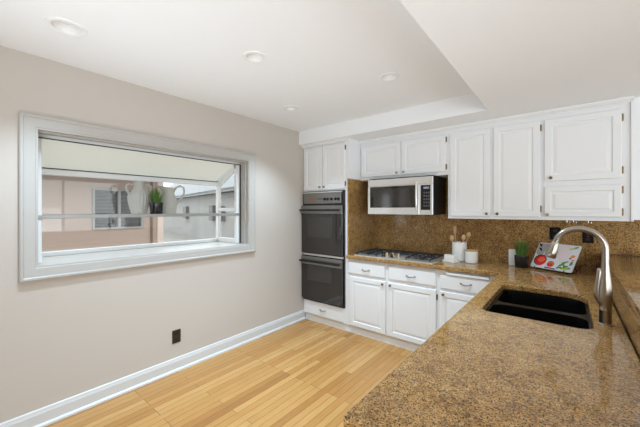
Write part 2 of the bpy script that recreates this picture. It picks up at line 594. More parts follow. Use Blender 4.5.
# casing as mitred loops with a stepped profile
def yz_loop(x, y0, y1, z0, z1):
    return [(x, y0, z0), (x, y1, z0), (x, y1, z1), (x, y0, z1)]
cs = MB()
cprof = [(0.092, 0.0), (0.092, 0.020), (0.086, 0.026), (0.074, 0.026), (0.068, 0.020), (0.030, 0.016), (0.014, 0.014), (0.010, 0.010), (0.0, 0.010), (0.0, 0.0)]
cs.rings([yz_loop(XL+d, OY0-o, OY1+o, OZ0-o, OZ1+o) for o, d in cprof], False, False)
cs.build('casing', 'trim', W, smooth=20)
jb = MB()   # jamb lining
jb.box(-2.90, OY0-0.02, OZ0, XL, OY0, OZ1+0.02); jb.box(-2.90, OY1, OZ0, XL, OY1+0.02, OZ1+0.02)
jb.box(-2.90, OY0, OZ1, XL, OY1, OZ1+0.02)
jb.box(-2.80, OY1-0.012, OZ0, -2.765, OY1, OZ1); jb.box(-2.80, OY0, OZ1-0.012, -2.765, OY1-0.012, OZ1)
jb.build('jamb', 'trim', W)
MB().box(-3.30, OY0-0.02, OZ0-0.03, XL, OY1+0.02, OZ0, 0.003).build('sill_board', 'trim', W)
fr = MB()   # white frame of the projecting box
y0, y1 = OY0, OY1
fr.box(XG-0.03, y0, OZ0, XG+0.02, y1, OZ0+0.035, 0.003)            # front bottom rail
fr.box(XG-0.03, y0, ZG-0.050, XG+0.02, y1, ZG, 0.003)              # front top rail
for ya, yb in ((y0, y0+0.04), (y1-0.055, y1-0.012)):
    fr.box(XG-0.03, ya, OZ0+0.035, XG+0.02, yb, ZG-0.05, 0.003)    # corner posts
    fr.box(-2.905, ya, OZ0, -2.865, yb, OZ1-0.015, 0.003)          # wall side posts
    fr.box(XG+0.02, ya, OZ0, -2.905, yb, OZ0+0.05, 0.003)          # side sill rails
    # sloped side rafter
    fr.prism([(XG-0.02, ZG-0.045), (XG+0.03, ZG-0.052), (-2.88, ZT-0.045), (-2.88, ZT+0.012), (XG-0.02, ZG+0.012)], 'y', ya, yb)
fr.box(-2.905, y0, OZ1-0.026, -2.865, y1, OZ1, 0.003)              # head rail
fr.build('window_frame', 'vinyl', W)
sl = MB()
sl.prism([(XG-0.03, ZG+0.004), (-2.88, ZT+0.004), (-2.88, ZT+0.012), (XG-0.03, ZG+0.012)], 'y', y0+0.002, y1-0.002)
sl.build('sloped_roof_panel', 'frosted', W)
gk = MB()
gk.box(XG+0.0205, y0+0.04, ZG-0.006, XG+0.026, y1-0.055, ZG+0.003)
gk.box(-2.864, y0+0.002, OZ1-0.034, -2.858, y1-0.002, OZ1-0.026)
gk.box(-2.8645, y1-0.010, OZ0+0.01, -2.856, y1-0.0005, OZ1-0.03)
gk.build('gasket', 'darkgasket', W)
MB().box(XG-0.008, y0+0.04, OZ0+0.035, XG-0.003, y1-0.055, ZG-0.05).build('front_pane', 'glass', W)
for nm, ym in (('near', y0+0.018), ('far', y1-0.034)):
    g = MB()
    g.prism([(XG+0.02, OZ0+0.05), (-2.905, OZ0+0.05), (-2.905, ZT-0.06), (XG+0.03, ZG-0.05)], 'y', ym-0.002, ym+0.002)
    g.build('side_pane', 'glass', W)
    r = MB()
    r.box(XG+0.02, ym-0.017, 1.425, -2.905, ym+0.017, 1.465, 0.003)  # mid rail of the side vent
    r.box(XG+0.022, ym-0.008, OZ0+0.05, XG+0.034, ym+0.008, 1.405)
    r.build('side_vent_sash', 'vinyl', W)
sh = MB()
sh.box(XG+0.03, y0+0.045, 1.398, -2.87, y1-0.06, 1.404)
shelf = sh.build('glass_shelf', 'glass', W)
rl = MB()
rl.box(-2.872, y0+0.004, 1.378, -2.856, y1-0.014, 1.404, 0.002)
rl.box(XG+0.025, y0+0.045, 1.382, XG+0.040, y1-0.06, 1.404, 0.002)
rl.build('shelf_rail', 'shelfrail', W)

# ------------------------------------------------------------------ granite: worktop, splash, bar
CX0, CX1 = -0.450, 0.195
CYE = 0.642
CF = 2.955
SK = rrect(-0.362, 1.785, 0.085, 2.520, (0.05, 0.06, 0.14, 0.05))
ct = MB()
outer = [(-2.02, CF), (CX0-0.0, CF)] + [(CX0, CYE)] + [(CX1, CYE), (CX1, GY), (-2.02, GY)]
ct.fill([outer, SK], 0.914, 0.874)
bmesh.ops.remove_doubles(ct.bm, verts=ct.bm.verts, dist=1e-5)
tag(ct.build('granite_worktop', 'granite', smooth=40, bevel=0.007), 'polished brown speckled granite worktop running in an L from oven tower to sink', 'countertop')

bs = MB()
bs.box(-2.02, GY, 0.9145, CX1+0.015, YB-0.002, 1.801)
bs.box(CX1+0.015, GY, 1.067, 1.2, YB-0.002, 1.36)
bs.box(-2.02, 2.985, 0.9145, -2.005, GY, 1.810)
tag(bs.build('granite_backsplash', 'granite', smooth=None), 'brown granite backsplash slabs on the wall under the wall cabinets', 'backsplash')

structure(MB().box(0.212, 0.45, 0, 0.33, YB, 1.028).build('trim_2', 'wall', smooth=None))
bar = thing('granite_bar', (0.35, 2.0, 0.914), 'raised brown granite bar ledge on the right behind the faucet', 'bar ledge')
MB().box(0.205, 0.40, 1.028, 0.62, GY-0.001, 1.066, 0.006, 2).build('ledge_top', 'granite', bar)
sp_ = MB()
for ya, yb in ((0.45, 1.9985), (2.0005, 2.229), (2.2315, GY-0.001)):
    sp_.box(CX1+0.001, ya, 0.9145, 0.2115, yb, 1.0278, 0.001)
sp_.build('splash_face', 'granite', bar)

# ------------------------------------------------------------------ tall oven cabinet
DF = 2.98   # door face plane of the lower run; face frame stands at 3.0
oc = thing('oven_cabinet', (-2.375, 3.29, 0), 'tall white oven cabinet in the corner, two doors above and a drawer below', 'cabinet')
b = MB()
b.box(XL+0.001, 3.0, 0.085, -2.695, YB-0.001, ZS-0.001); b.box(-2.058, 3.0, 0.085, -2.021, YB-0.001, ZS-0.001)
b.box(-2.695, 3.0, 1.680, -2.058, YB-0.001, ZS-0.001); b.box(-2.695, 3.0, 0.085, -2.058, YB-0.001, 0.270)
b.box(XL+0.001, 3.026, 0.0, -2.021, YB-0.001, 0.085)
b.box(-2.0209, 3.0, 1.811, -2.005, 3.32, ZS-0.001)
b.build('cabinet_body', 'white', oc, smooth=None)
MB().prism([(DF-0.022, ZS-0.001), (DF-0.022, ZS-0.014), (DF-0.006, ZS-0.028), (DF+0.006, ZS-0.034), (DF+0.006, 2.249), (3.05, 2.249), (3.05, ZS-0.001)], 'x', XL+0.001, -2.004).build('crown_molding', 'white', oc, smooth=None)
door(oc, -2.705, -2.402, 1.695, 2.243, DF, (-2.432, 1.728), ())
door(oc, -2.394, -2.060, 1.695, 2.243, DF, (-2.364, 1.728), ((-2.060, 2.185), (-2.060, 1.755)))
drawer(oc, -2.705, -2.072, 0.095, 0.266, DF, 0.186)
MB().prism([(3.026, 0.0005), (3.012, 0.0005), (3.012, 0.070), (3.020, 0.084), (3.026, 0.085)], 'x', XL+0.031, -2.021).build('toe_molding', 'white', oc, smooth=None)

# double oven in the tower
ov = thing('double_oven', (-2.375, 3.25, 0.275), 'black double wall oven built into the tall white cabinet', 'oven')
b = MB()
b.box(-2.692, 3.0, 0.272, -2.061, 3.52, 1.678)
b.box(-2.7285, 2.982, 0.272, -2.062, 2.9995, 1.678, 0.002)
b.build('housing', 'black', ov)
cp = MB()
cp.box(-2.700, 2.962, 1.520, -2.100, 2.982, 1.655, 0.003)
cpo = cp.build('control_panel', 'ovenpanel', ov)
MB().box(-2.705, 2.960, 1.655, -2.09, 2.982, 1.668, 0.002).build('vent_trim', 'steel', ov)
MB().box(-2.60, 2.9605, 1.565, -2.48, 2.9621, 1.597, 0.0005).build('clock_display', 'wooddark', cpo)
for x in (-2.345, -2.296, -2.236, -2.176, -2.131):
    k = MB(); k.lathe([(0.017, 0), (0.016, -0.012), (0.013, -0.016), (0, -0.017)], (x, 2.962, 1.575), 18, 'y')
    k.box(x-0.003, 2.940, 1.562, x+0.003, 2.946, 1.588)
    k.build('control_knob', 'black', cpo)
for x in (-2.44, -2.415, -2.39):
    MB().box(x-0.007, 2.958, 1.57, x+0.007, 2.9622, 1.584, 0.001).build('button', 'black', cpo)
for z0, z1, wz0, wz1 in ((0.888, 1.500, 1.10, 1.345), (0.300, 0.850, 0.540, 0.735)):
    d = MB(); d.box(-2.724, 2.950, z0, -2.074, 2.982, z1, 0.004)
    do = d.build('oven_door', 'ovenglass', ov)
    MB().box(-2.615, 2.9488, wz0, -2.225, 2.9503, wz1, 0.0005).build('door_window', 'ovenwindow', do)
    h = MB(); hz = z1-0.062
    h.box(-2.724, 2.946, z1-0.105, -2.074, 2.9502, z1-0.004, 0.001)
    h.build('door_top_trim', 'ovenpanel', do)
    h = MB()
    h.box(-2.725, 2.905, hz-0.013, -2.085, 2.922, hz+0.013, 0.006, 2)
    h.box(-2.700, 2.92, hz-0.010, -2.678, 2.951, hz+0.010); h.box(-2.130, 2.92, hz-0.010, -2.108, 2.951, hz+0.010)
    h.build('door_handle', 'black', do)
MB().box(-2.712, 2.972, 0.856, -2.074, 2.983, 0.880, 0.002).build('middle_trim', 'steel', ov)
# ------------------------------------------------------------------ base cabinets
bc = thing('base_cabinet', (-1.49, 3.29, 0), 'white base cabinet under the cooktop, two drawers over two doors', 'cabinet')
b = MB()
b.box(-2.020, 3.0, 0.085, -0.976, GY-0.002, 0.8735); b.box(-2.020, 3.026, 0, -0.976, GY-0.002, 0.085)
b.build('cabinet_body', 'white', bc, smooth=None)
drawer(bc, -2.005, -1.535, 0.700, 0.846, DF, 0.765)
drawer(bc, -1.497, -0.992, 0.700, 0.846, DF, 0.768)
door(bc, -1.990, -1.530, 0.098, 0.668, DF, (-1.558, 0.640), ())
door(bc, -1.497, -0.992, 0.098, 0.668, DF, (-1.468, 0.640), ((-0.992, 0.60), (-0.992, 0.16)))
MB().prism([(3.026, 0.0005), (3.012, 0.0005), (3.012, 0.070), (3.020, 0.084), (3.026, 0.085)], 'x', -2.020, -0.976).build('toe_molding', 'white', bc, smooth=None)

cc = thing('corner_base_cabinet', (-0.70, 3.29, 0), 'white corner base cabinet with pull-out breadboard above its drawer', 'cabinet')
b = MB()
b.box(-0.9755, 3.0, 0.085, -0.405, GY-0.002, 0.8735); b.box(-0.9755, 3.026, 0, -0.405, GY-0.002, 0.085)
b.build('cabinet_body', 'white', cc, smooth=None)
br_ = MB(); br_.box(-0.895, 2.968, 0.8305, -0.535, 2.9999, 0.8545, 0.003)
br_.build('pull_out_board', 'white', cc)
drawer(cc, -0.955, -0.495, 0.690, 0.824, DF, 0.766)
door(cc, -0.955, -0.495, 0.098, 0.668, DF, (-0.922, 0.640), ((-0.495, 0.60), (-0.495, 0.16)))
MB().prism([(3.026, 0.0005), (3.012, 0.0005), (3.012, 0.070), (3.020, 0.084), (3.026, 0.085)], 'x', -0.9755, -0.405).build('toe_molding', 'white', cc, smooth=None)

sc_ = thing('sink_base_cabinet', (-0.10, 1.8, 0), 'white base cabinet run below the sink worktop', 'cabinet')
b = MB()
b.box(-0.404, 0.66, 0.085, -0.385, 2.999, 0.8735); b.box(0.175, 0.66, 0.085, 0.194, GY-0.002, 0.8735)
b.box(-0.385, 0.66, 0.085, 0.175, 0.68, 0.8735); b.box(-0.385, 0.68, 0.085, 0.175, 3.40, 0.105)
b.box(-0.35, 0.69, 0, 0.175, 2.999, 0.085); b.box(-0.385, 1.66, 0.105, 0.175, 1.68, 0.8735); b.box(-0.385, 2.66, 0.105, 0.175, 2.68, 0.8735)
b.build('cabinet_body', 'white', sc_, smooth=None)
for k in range(5):
    ya = 0.70+k*0.45
    door(sc_, ya, ya+0.42, 0.11, 0.85, -0.424, (ya+(0.39 if k % 2 == 0 else 0.03), 0.80), (), '-x')

# ------------------------------------------------------------------ wall cabinets
UF = 3.24
def wall_cab(name, x0, x1, z0, label):
    t = thing(name, ((x0+x1)/2, 3.42, z0), label, 'cabinet')
    b = MB(); b.box(x0, UF+0.02, z0, x1, GY-0.001 if z0 < 1.7 else YB-0.001, ZS-0.001)
    b.build('cabinet_body', 'white', t, smooth=None)
    MB().prism([(UF-0.018, ZS-0.001), (UF-0.018, ZS-0.014), (UF-0.004, ZS-0.028), (UF+0.008, ZS-0.034), (UF+0.008, 2.249), (3.33, 2.249), (3.33, ZS-0.001)], 'x', x0, x1).build('crown_molding', 'white', t, smooth=None)
    return t
c1 = wall_cab('wall_cabinet', -2.004, -0.9625, 1.803, 'short white two-door wall cabinet above the microwave')
door(c1, -1.985, -1.482, 1.838, 2.216, UF, (-1.343, 1.828) if False else (-1.515, 1.866), ((-1.985, 2.15), (-1.985, 1.90)), hinge_mat='white', knob_mat='nickelpull')
door(c1, -1.464, -0.984, 1.838, 2.216, UF, (-1.432, 1.866), ((-0.984, 2.165), (-0.984, 1.885)), knob_mat='nickelpull')
c2 = wall_cab('wall_cabinet', -0.962, -0.1805, 1.354, 'tall white wall cabinet with two narrow doors, right of the microwave')
door(c2, -0.938, -0.580, 1.378, 2.216, UF, (-0.604, 1.405), ((-0.938, 1.45), (-0.938, 2.16)), hinge_mat='white')
door(c2, -0.550, -0.194, 1.378, 2.216, UF, (-0.516, 1.405), ((-0.194, 1.45), (-0.194, 2.15)))
c3 = wall_cab('wall_cabinet', -0.180, 0.375, 1.354, 'white wall cabinet with a square door above a low flap door, far right')
door(c3, -0.164, 0.311, 1.683, 2.212, UF, (-0.120, 1.712), ((0.311, 2.145), (0.311, 1.745)))
door(c3, -0.164, 0.311, 1.384, 1.638, UF, (-0.142, 1.402), ((0.311, 1.595), (0.311, 1.425)), knob_mat='nickelpull')
MB().box(0.3752, 3.285, 1.365, 1.2, GY-0.001, ZS-0.001).build('filler_panel', 'white', c3, smooth=None)
MB().box(0.3605, UF+0.006, 1.354, 0.3752, 3.285, ZS-0.001).build('end_stile', 'white', c3, smooth=None)

# hooks under the right wall cabinets
for i, (x, lab) in enumerate(((-0.014, 'small metal cup hook under the cabinet, leftmost of three'), (0.030, 'small metal cup hook under the cabinet, middle of three'), (0.127, 'small metal cup hook under the cabinet, rightmost of three'))):
    h = MB()
    h.lathe([(0, 0), (0.010, 0), (0.010, -0.004), (0.004, -0.006)], (x, 3.46, 1.3538), 14)
    h.tube([(x, 3.46, 1.350), (x, 3.46, 1.338)]+[(x+0.010-0.010*math.cos(a), 3.46, 1.334-0.012*math.sin(a)) for a in [PI*k/8*1.2 for k in range(9)]], 0.0028, 8)
    tag(h.build('cup_hook', 'chrome'), lab, 'hook', 'cup hooks under the wall cabinet')

# ------------------------------------------------------------------ microwave
mw = thing('microwave', (-1.46, 3.36, 1.385), 'stainless over-the-range microwave hung above the cooktop', 'microwave')
b = MB(); b.box(-1.842, 3.172, 1.392, -1.080, GY-0.001, 1.802, 0.003)
b.build('casing', 'blackplastic', mw)
f = MB(); f.box(-1.842, 3.150, 1.716, -1.080, 3.172, 1.790, 0.004)
f.build('top_grille', 'steel', mw)
d = MB(); d.box(-1.842, 3.146, 1.390, -1.222, 3.172, 1.714, 0.004)
do = d.build('microwave_door', 'steel', mw)
MB().box(-1.808, 3.1445, 1.466, -1.262, 3.1462, 1.706, 0.0006).build('door_glass', 'ovenglass', do)
MB().box(-1.762, 3.1435, 1.490, -1.320, 3.1447, 1.680, 0.0004).build('door_window', 'ovenwindow', do)
h = MB()
h.tube([(-1.240, 3.146, 1.430), (-1.240, 3.120, 1.440)]+[(-1.240, 3.118-0.012*math.sin(PI*k/8), 1.445+0.28*k/8) for k in range(9)]+[(-1.240, 3.120, 1.732), (-1.240, 3.146, 1.738)], 0.010, 10)
h.build('door_handle', 'steel', do)
p = MB(); p.box(-1.220, 3.148, 1.390, -1.080, 3.172, 1.714, 0.004)
po = p.build('control_panel', 'steel', mw)
MB().box(-1.206, 3.1465, 1.440, -1.104, 3.1482, 1.700, 0.0006).build('key_panel', 'black', po)
MB().box(-1.176, 3.1455, 1.660, -1.118, 3.1467, 1.682, 0.0004).build('clock_display', 'display', po)
for r in range(5):
    for c in range(3):
        x = -1.176+c*0.024; z = 1.475+r*0.034
        MB().box(x, 3.1455, z, x+0.016, 3.1467, z+0.018, 0.0004).build('key', 'button', po)
MB().box(-1.80, 3.19, 1.385, -1.12, 3.50, 1.3925).build('underside_vent', 'blackplastic', mw)

# ------------------------------------------------------------------ cooktop
ck = thing('gas_cooktop', (-1.49, 3.25, 0.914), 'stainless gas cooktop with black grates set in the granite', 'cooktop')
o_ = rrect(-1.945, 2.995, -1.035, 3.500, 0.02)
i_ = rrect(-1.930, 3.010, -1.050, 3.485, 0.02)
b = MB(); b.rings([[(x, y, 0.9142) for x, y in o_], [(x, y, 0.921) for x, y in o_], [(x, y, 0.924) for x, y in i_]])
b.build('steel_tray', 'steel', ck)
burners = [(-1.80, 3.14, 0.042), (-1.80, 3.37, 0.036), (-1.49, 3.385, 0.050), (-1.18, 3.14, 0.036), (-1.18, 3.37, 0.042)]
for x, y, r in burners:
    m_ = MB()
    m_.lathe([(r*1.15, 0.924), (r*1.1, 0.932), (r*0.8, 0.936), (r, 0.937), (r, 0.943), (r*0.9, 0.946), (0, 0.946)], (x, y, 0), 24)
    m_.build('burner', 'black', ck)
def grate(x0, x1, y0, y1, spots):
    g = MB(); zt = 0.952; w_ = 0.006
    for x in (x0, x1):
        g.box(x-w_, y0-w_, zt-0.012, x+w_, y1+w_, zt, 0.002)
    for y in (y0, y1, (y0+y1)/2):
        g.box(x0-w_, y-w_, zt-0.012, x1+w_, y+w_, zt, 0.002)
    for x in (x0, x1):
        for y in (y0, y1):
            g.box(x-w_, y-w_, 0.9235, x+w_, y+w_, zt-0.010, 0.002)
    for bx_, by_ in spots:
        for k in range(4):
            a = PI/4+k*PI/2
            g.tube([(bx_+0.025*math.cos(a), by_+0.025*math.sin(a), zt+0.002), (bx_+0.085*math.cos(a), by_+0.085*math.sin(a), zt-0.006)], 0.006, 6)
        for dx, dy in ((1, 0), (-1, 0), (0, 1), (0, -1)):
            g.box(min(bx_+dx*0.03, bx_+dx*0.11)-0.005*abs(dy), min(by_+dy*0.03, by_+dy*0.10)-0.005*abs(dx), zt-0.010, max(bx_+dx*0.03, bx_+dx*0.11)+0.005*abs(dy), max(by_+dy*0.03, by_+dy*0.10)+0.005*abs(dx), zt)
    g.build('grate', 'iron', ck)
grate(-1.915, -1.665, 3.03, 3.475, ((-1.80, 3.14), (-1.80, 3.37)))
grate(-1.640, -1.340, 3.285, 3.475, ((-1.49, 3.385),))
grate(-1.315, -1.065, 3.03, 3.475, ((-1.18, 3.14), (-1.18, 3.37)))
for x, y in ((-1.605, 3.175), (-1.535, 3.175), (-1.465, 3.175), (-1.600, 3.075), (-1.500, 3.075)):
    k = MB()
    k.lathe([(0.021, 0.924), (0.020, 0.932), (0.016, 0.936), (0.014, 0.954), (0.012, 0.957), (0, 0.957)], (x, y, 0), 20)
    k.box(x-0.004, y-0.015, 0.954, x+0.004, y+0.015, 0.961, 0.001)
    k.build('burner_knob', 'brassknob' if y > 3.1 else 'black', ck)

# ------------------------------------------------------------------ sink and faucet
sk = thing('kitchen_sink', (-0.14, 2.15, 0.68), 'black double-bowl undermount sink in the granite worktop', 'sink')
so = rrect(-0.385, 1.762, 0.108, 2.545, (0.05, 0.06, 0.14, 0.05))
bw1 = rrect(-0.352, 2.168, 0.075, 2.510, (0.05, 0.05, 0.13, 0.06))
bw2 = rrect(-0.352, 1.795, 0.075, 2.118, 0.06)
def shrink(loop, f):
    cx = sum(p[0] for p in loop)/len(loop); cy = sum(p[1] for p in loop)/len(loop)
    return [(cx+(x-cx)*f, cy+(y-cy)*f) for x, y in loop]
dk = MB(); dk.fill([so, bw1, bw2], 0.8725, 0.868)
dk.build('sink_deck', 'sink', sk, smooth=None)
for nm, bw, dep in (('far', bw1, 0.69), ('near', bw2, 0.69)):
    q = MB()
    q.rings([[(x, y, z) for x, y in shrink(bw, f)] for f, z in ((1.0, 0.8722), (0.99, 0.86), (0.95, dep+0.03), (0.92, dep+0.008), (0.85, dep))], False, True)
    bo = q.build('bowl', 'sink', sk, smooth=60)
    cx = sum(p[0] for p in bw)/len(bw); cy = sum(p[1] for p in bw)/len(bw)
    MB().lathe([(0.042, 0), (0.042, 0.003), (0.034, 0.004), (0.030, 0.001), (0, 0.001)], (cx, cy, dep+0.0005), 24).build('drain', 'chrome', bo)
dv = MB(); dv.box(-0.3525, 2.120, 0.78, 0.0755, 2.166, 0.862, 0.012, 3)
dv.build('divider_rim', mat('grey sink rim', (0.10, 0.095, 0.09), 0.35), sk)

fa = thing('kitchen_faucet', (0.130, 1.92, 0.914), 'brushed nickel gooseneck kitchen faucet beside the black sink', 'faucet')
fx, fy = 0.130, 1.920
b = MB()
b.lathe([(0, 0.9142), (0.028, 0.9142), (0.028, 0.917), (0.0225, 0.920), (0.0220, 0.976), (0.0225, 0.978), (0.0225, 0.982), (0.0215, 0.984),
         (0.0235, 1.005), (0.0255, 1.030), (0.0260, 1.055), (0.0245, 1.085), (0.0210, 1.115), (0.0170, 1.150), (0.0150, 1.175), (0.0145, 1.188), (0, 1.188)], (fx, fy, 0), 32)
b.build('faucet_body', 'nickel', fa, smooth=50)
n_ = MB(); rr = 0.092; zc = 1.258
pts = [(fx, fy, 1.186), (fx, fy, 1.23)]+[(fx-rr+rr*math.cos(a), fy, zc+rr*math.sin(a)) for a in [PI*0.93*k/20 for k in range(21)]]
n_.tube(pts, 0.0135, 16)
n_.build('gooseneck', 'nickel', fa, smooth=50)
e = Vector(pts[-1]); t_ = (Vector(pts[-1])-Vector(pts[-2])).normalized()
s_ = MB(); s_.tube([e-t_*0.002, e+t_*0.004, e+t_*0.010, e+t_*0.05, e+t_*0.075, e+t_*0.079], [0.0135, 0.016, 0.0175, 0.0225, 0.0235, 0.020], 20)
s_.build('spray_head', 'nickel', fa, smooth=50)
l_ = MB()
hx, hy = fx-0.022, fy-0.004
l_.tube([(hx+0.012, hy, 1.010), (hx+0.002, hy, 1.022), (hx-0.007, hy, 1.045), (hx-0.007, hy, 1.075), (hx-0.003, hy, 1.110), (hx+0.001, hy, 1.150), (hx+0.002, hy, 1.166), (hx+0.002, hy, 1.170)],
        [0.011, 0.0135, 0.013, 0.0115, 0.0105, 0.0100, 0.009, 0.004], 14)
l_.build('lever_handle', 'nickel', fa, smooth=50)

# ------------------------------------------------------------------ things on the worktop
ZW = 0.9142
cr = thing('utensil_crock', (-0.884, 3.378, ZW), 'tall white ribbed crock holding wooden spoons on worktop', 'crock')
b = MB(); prof = [(0, 0), (0.066, 0), (0.070, 0.006)]
for k in range(14):
    z = 0.012+k*0.0125
    prof += [(0.071, z), (0.0695, z+0.006)]
prof += [(0.072, 0.190), (0.071, 0.194), (0.066, 0.192), (0.065, 0.02), (0, 0.018)]
b.lathe(prof, (-0.884, 3.378, ZW), 40)
b.build('pot', 'ceramic', cr, smooth=60)

def spoon(x, y, dx, dy, ln, kind, m, lab):
    base = Vector((x, y, ZW+0.020)); d = Vector((dx, dy, 1)).normalized()
    mb = MB()
    end = base+d*ln
    mb.tube([base, base+d*ln*0.4, base+d*(ln-0.06)], [0.006, 0.006, 0.007], 8)
    if kind == 'bowl':
        mb.tube([end-d*0.062, end-d*0.05, end-d*0.03, end-d*0.01, end+d*0.004], [0.008, 0.016, 0.023, 0.018, 0.005], 12)
    else:
        mb.tube([end-d*0.062, end-d*0.05, end-d*0.01, end+d*0.02, end+d*0.024], [0.008, 0.014, 0.020, 0.019, 0.012], 10)
    o = mb.build('wooden_spoon' if kind == 'bowl' else 'wooden_spatula', m, smooth=60)
    return tag(o, lab, 'utensil', 'wooden utensils in the crock')
spoon(-0.906, 3.354, -0.20, -0.06, 0.245, 'bowl', 'wood', 'pale round wooden spoon leaning left in the white crock')
spoon(-0.909, 3.389, -0.10, 0.06, 0.315, 'spat', 'wood', 'tallest pale wooden spatula standing up in the white crock')
spoon(-0.874, 3.412, 0.0, 0.06, 0.285, 'spat', 'wooddark', 'dark wooden spatula at the back of the white crock')
spoon(-0.866, 3.356, 0.14, -0.06, 0.255, 'bowl', 'wood', 'short wooden spoon leaning right in the white crock')
spoon(-0.864, 3.382, 0.26, 0.03, 0.285, 'bowl', 'wood', 'long wooden spoon tilted far right out of the crock')

jr = thing('storage_jar', (-0.752, 3.305, ZW), 'low white ceramic jar with flat wooden lid beside the crock', 'jar')
b = MB(); prof = [(0, 0), (0.053, 0), (0.057, 0.005)]
for k in range(8):
    z = 0.012+k*0.0125
    prof += [(0.0585, z), (0.0572, z+0.006)]
prof += [(0.058, 0.112), (0.056, 0.115), (0, 0.115)]
b.lathe(prof, (-0.752, 3.305, ZW), 36)
b.build('jar_body', 'ceramic', jr, smooth=60)
MB().lathe([(0, 0.1152), (0.056, 0.1152), (0.058, 0.118), (0.058, 0.127), (0.056, 0.129), (0, 0.129)], (-0.752, 3.305, ZW), 36).build('jar_lid', 'wood', jr)

bd = thing('butter_dish', (-0.930, 3.235, ZW), 'small white rectangular butter dish in front of the crock', 'dish')
ang = Matrix.Rotation(math.radians(-22), 3, 'Z')
def rot_box(c, sx, sy, z0, z1, taper=0.0, bev=0.004):
    mb = MB(); mb.box(-sx, -sy, 0, sx, sy, z1-z0, bev, 2)
    for v in mb.bm.verts:
        f = 1-taper*v.co.z/(z1-z0)
        q = ang @ Vector((v.co.x*f, v.co.y*f, v.co.z)); v.co = (c[0]+q.x, c[1]+q.y, z0+q.z)
    return mb
rot_box((-0.930, 3.235), 0.072, 0.042, ZW, ZW+0.014).build('dish_base', 'cream', bd)
rot_box((-0.930, 3.235), 0.062, 0.033, ZW+0.0142, ZW+0.072, 0.10, 0.006).build('dish_cover', 'cream', bd)

tag(MB().box(-0.447, 3.392, ZW, -0.385, 3.452, ZW+0.150, 0.004, 2).build('white_canister', 'ceramic'), 'plain white upright block canister left of the small potted grass', 'canister')

def grass_pot(name, c, r, h, gh, n, label, seed, spread):
    t = thing(name, c, label, 'plant')
    MB().lathe([(0, 0), (r*0.86, 0), (r*0.9, 0.003), (r, h-0.004), (r*0.99, h), (r*0.92, h), (r*0.9, h-0.012), (0, h-0.012)], c, 28).build('pot', 'black', t)
    MB().lathe([(r*0.9, h-0.0118), (0, h-0.009)], c, 20).build('soil', 'soil', t)
    g = MB(); rn = random.Random(seed)
    for _ in range(n):
        a = rn.uniform(0, 2*PI); q = r*0.82*math.sqrt(rn.random())
        b0 = Vector((c[0]+q*math.cos(a), c[1]+q*math.sin(a), c[2]+h-0.012))
        lean = Vector((math.cos(a), math.sin(a), 0))*(q/r*spread+rn.uniform(-0.01, 0.012))
        hh = gh*rn.uniform(0.65, 1.05)
        side = Vector((math.cos(a+rn.uniform(-1, 1)+PI/2), math.sin(a+PI/2), 0)).normalized()*0.0026
        prev = None
        for k in range(5):
            f = k/4
            p = b0+Vector((0, 0, hh*f))+lean*f*f
            wv = side*(1-f*0.85)
            cur = (g.bm.verts.new(p-wv), g.bm.verts.new(p+wv))
            if prev:
                g.bm.faces.new((prev[0], prev[1], cur[1], cur[0]))
            prev = cur
    g.build('grass_blades', 'grass', t, smooth=60)
    return t
grass_pot('potted_grass', (-0.338, 3.335, ZW), 0.056, 0.108, 0.165, 170, 'green grass in a black pot on the worktop beside the printed board', 3, 0.034)

# printed glass cutting board on a black stand
BL, BR = Vector((-0.273, 3.335, 0.934)), Vector((0.016, 3.175, 0.934))
ex = (BR-BL).normalized(); back = Vector((-ex.y, ex.x, 0)); lean = 0.58
up = back*math.sin(lean)+Vector((0, 0, math.cos(lean))); nf = ex.cross(up)
if nf.dot(Vector((0, -1, 0))) < 0:
    nf = -nf
BW, BH = (BR-BL).length, 0.25
bo = thing('cutting_board', ((BL.x+BR.x)/2, (BL.y+BR.y)/2+0.05, ZW), 'pale cutting board printed with red tomatoes and vegetables, propped on a stand', 'cutting board')
def bp(u, v, d=0.0):
    return BL+ex*(u*BW)+up*(v*BH)+nf*d
pan = MB()
lp = rrect(0, 0, BW, BH, 0.012, 4)
pan.rings([[BL+ex*x+up*y+nf*d for x, y in lp] for d in (-0.006, 0.0)])
pan.build('panel', 'board', bo, smooth=30)
pr = MB()
def blob(m, u, v, ru, rv, d=0.0006, rot=0.0, n=18):
    pr.use(m)
    ca, sa = math.cos(rot), math.sin(rot)
    pr.disc(bp(u, v, d), ex*ca+up*sa, up*ca-ex*sa, ru, rv, n)
pr.use('greyprint'); pr.face([bp(0.02, 0.55, 0.0004), bp(0.16, 0.42, 0.0004), bp(0.33, 0.97, 0.0004), bp(0.02, 0.97, 0.0004)])
pr.use('paper'); pr.face([bp(0.46, 0.42, 0.0004), bp(0.80, 0.40, 0.0004), bp(0.82, 0.90, 0.0004), bp(0.48, 0.92, 0.0004)])
blob('black', 0.19, 0.30, 0.052, 0.054, 0.0006, 0, 28)
blob('red', 0.20, 0.29, 0.046, 0.048, 0.0009, 0, 28)
blob('redl', 0.22, 0.32, 0.030, 0.024, 0.0012, 0.4)
blob('redl', 0.47, 0.20, 0.030, 0.029, 0.0006)
blob('red', 0.46, 0.17, 0.022, 0.018, 0.0009)
blob('leaf', 0.47, 0.25, 0.012, 0.006, 0.0012, 0.5)
for a, bb_, r_ in ((0.10, 0.72, 0.5), (0.06, 0.90, 0.3)):
    blob('black', a, bb_, 0.020, 0.008, 0.0007, -0.8)
pr.use('black'); pr.face([bp(0.36, 0.03, 0.0008), bp(0.62, 0.015, 0.0008), bp(0.62, 0.05, 0.0008), bp(0.36, 0.07, 0.0008)])
rn = random.Random(5)
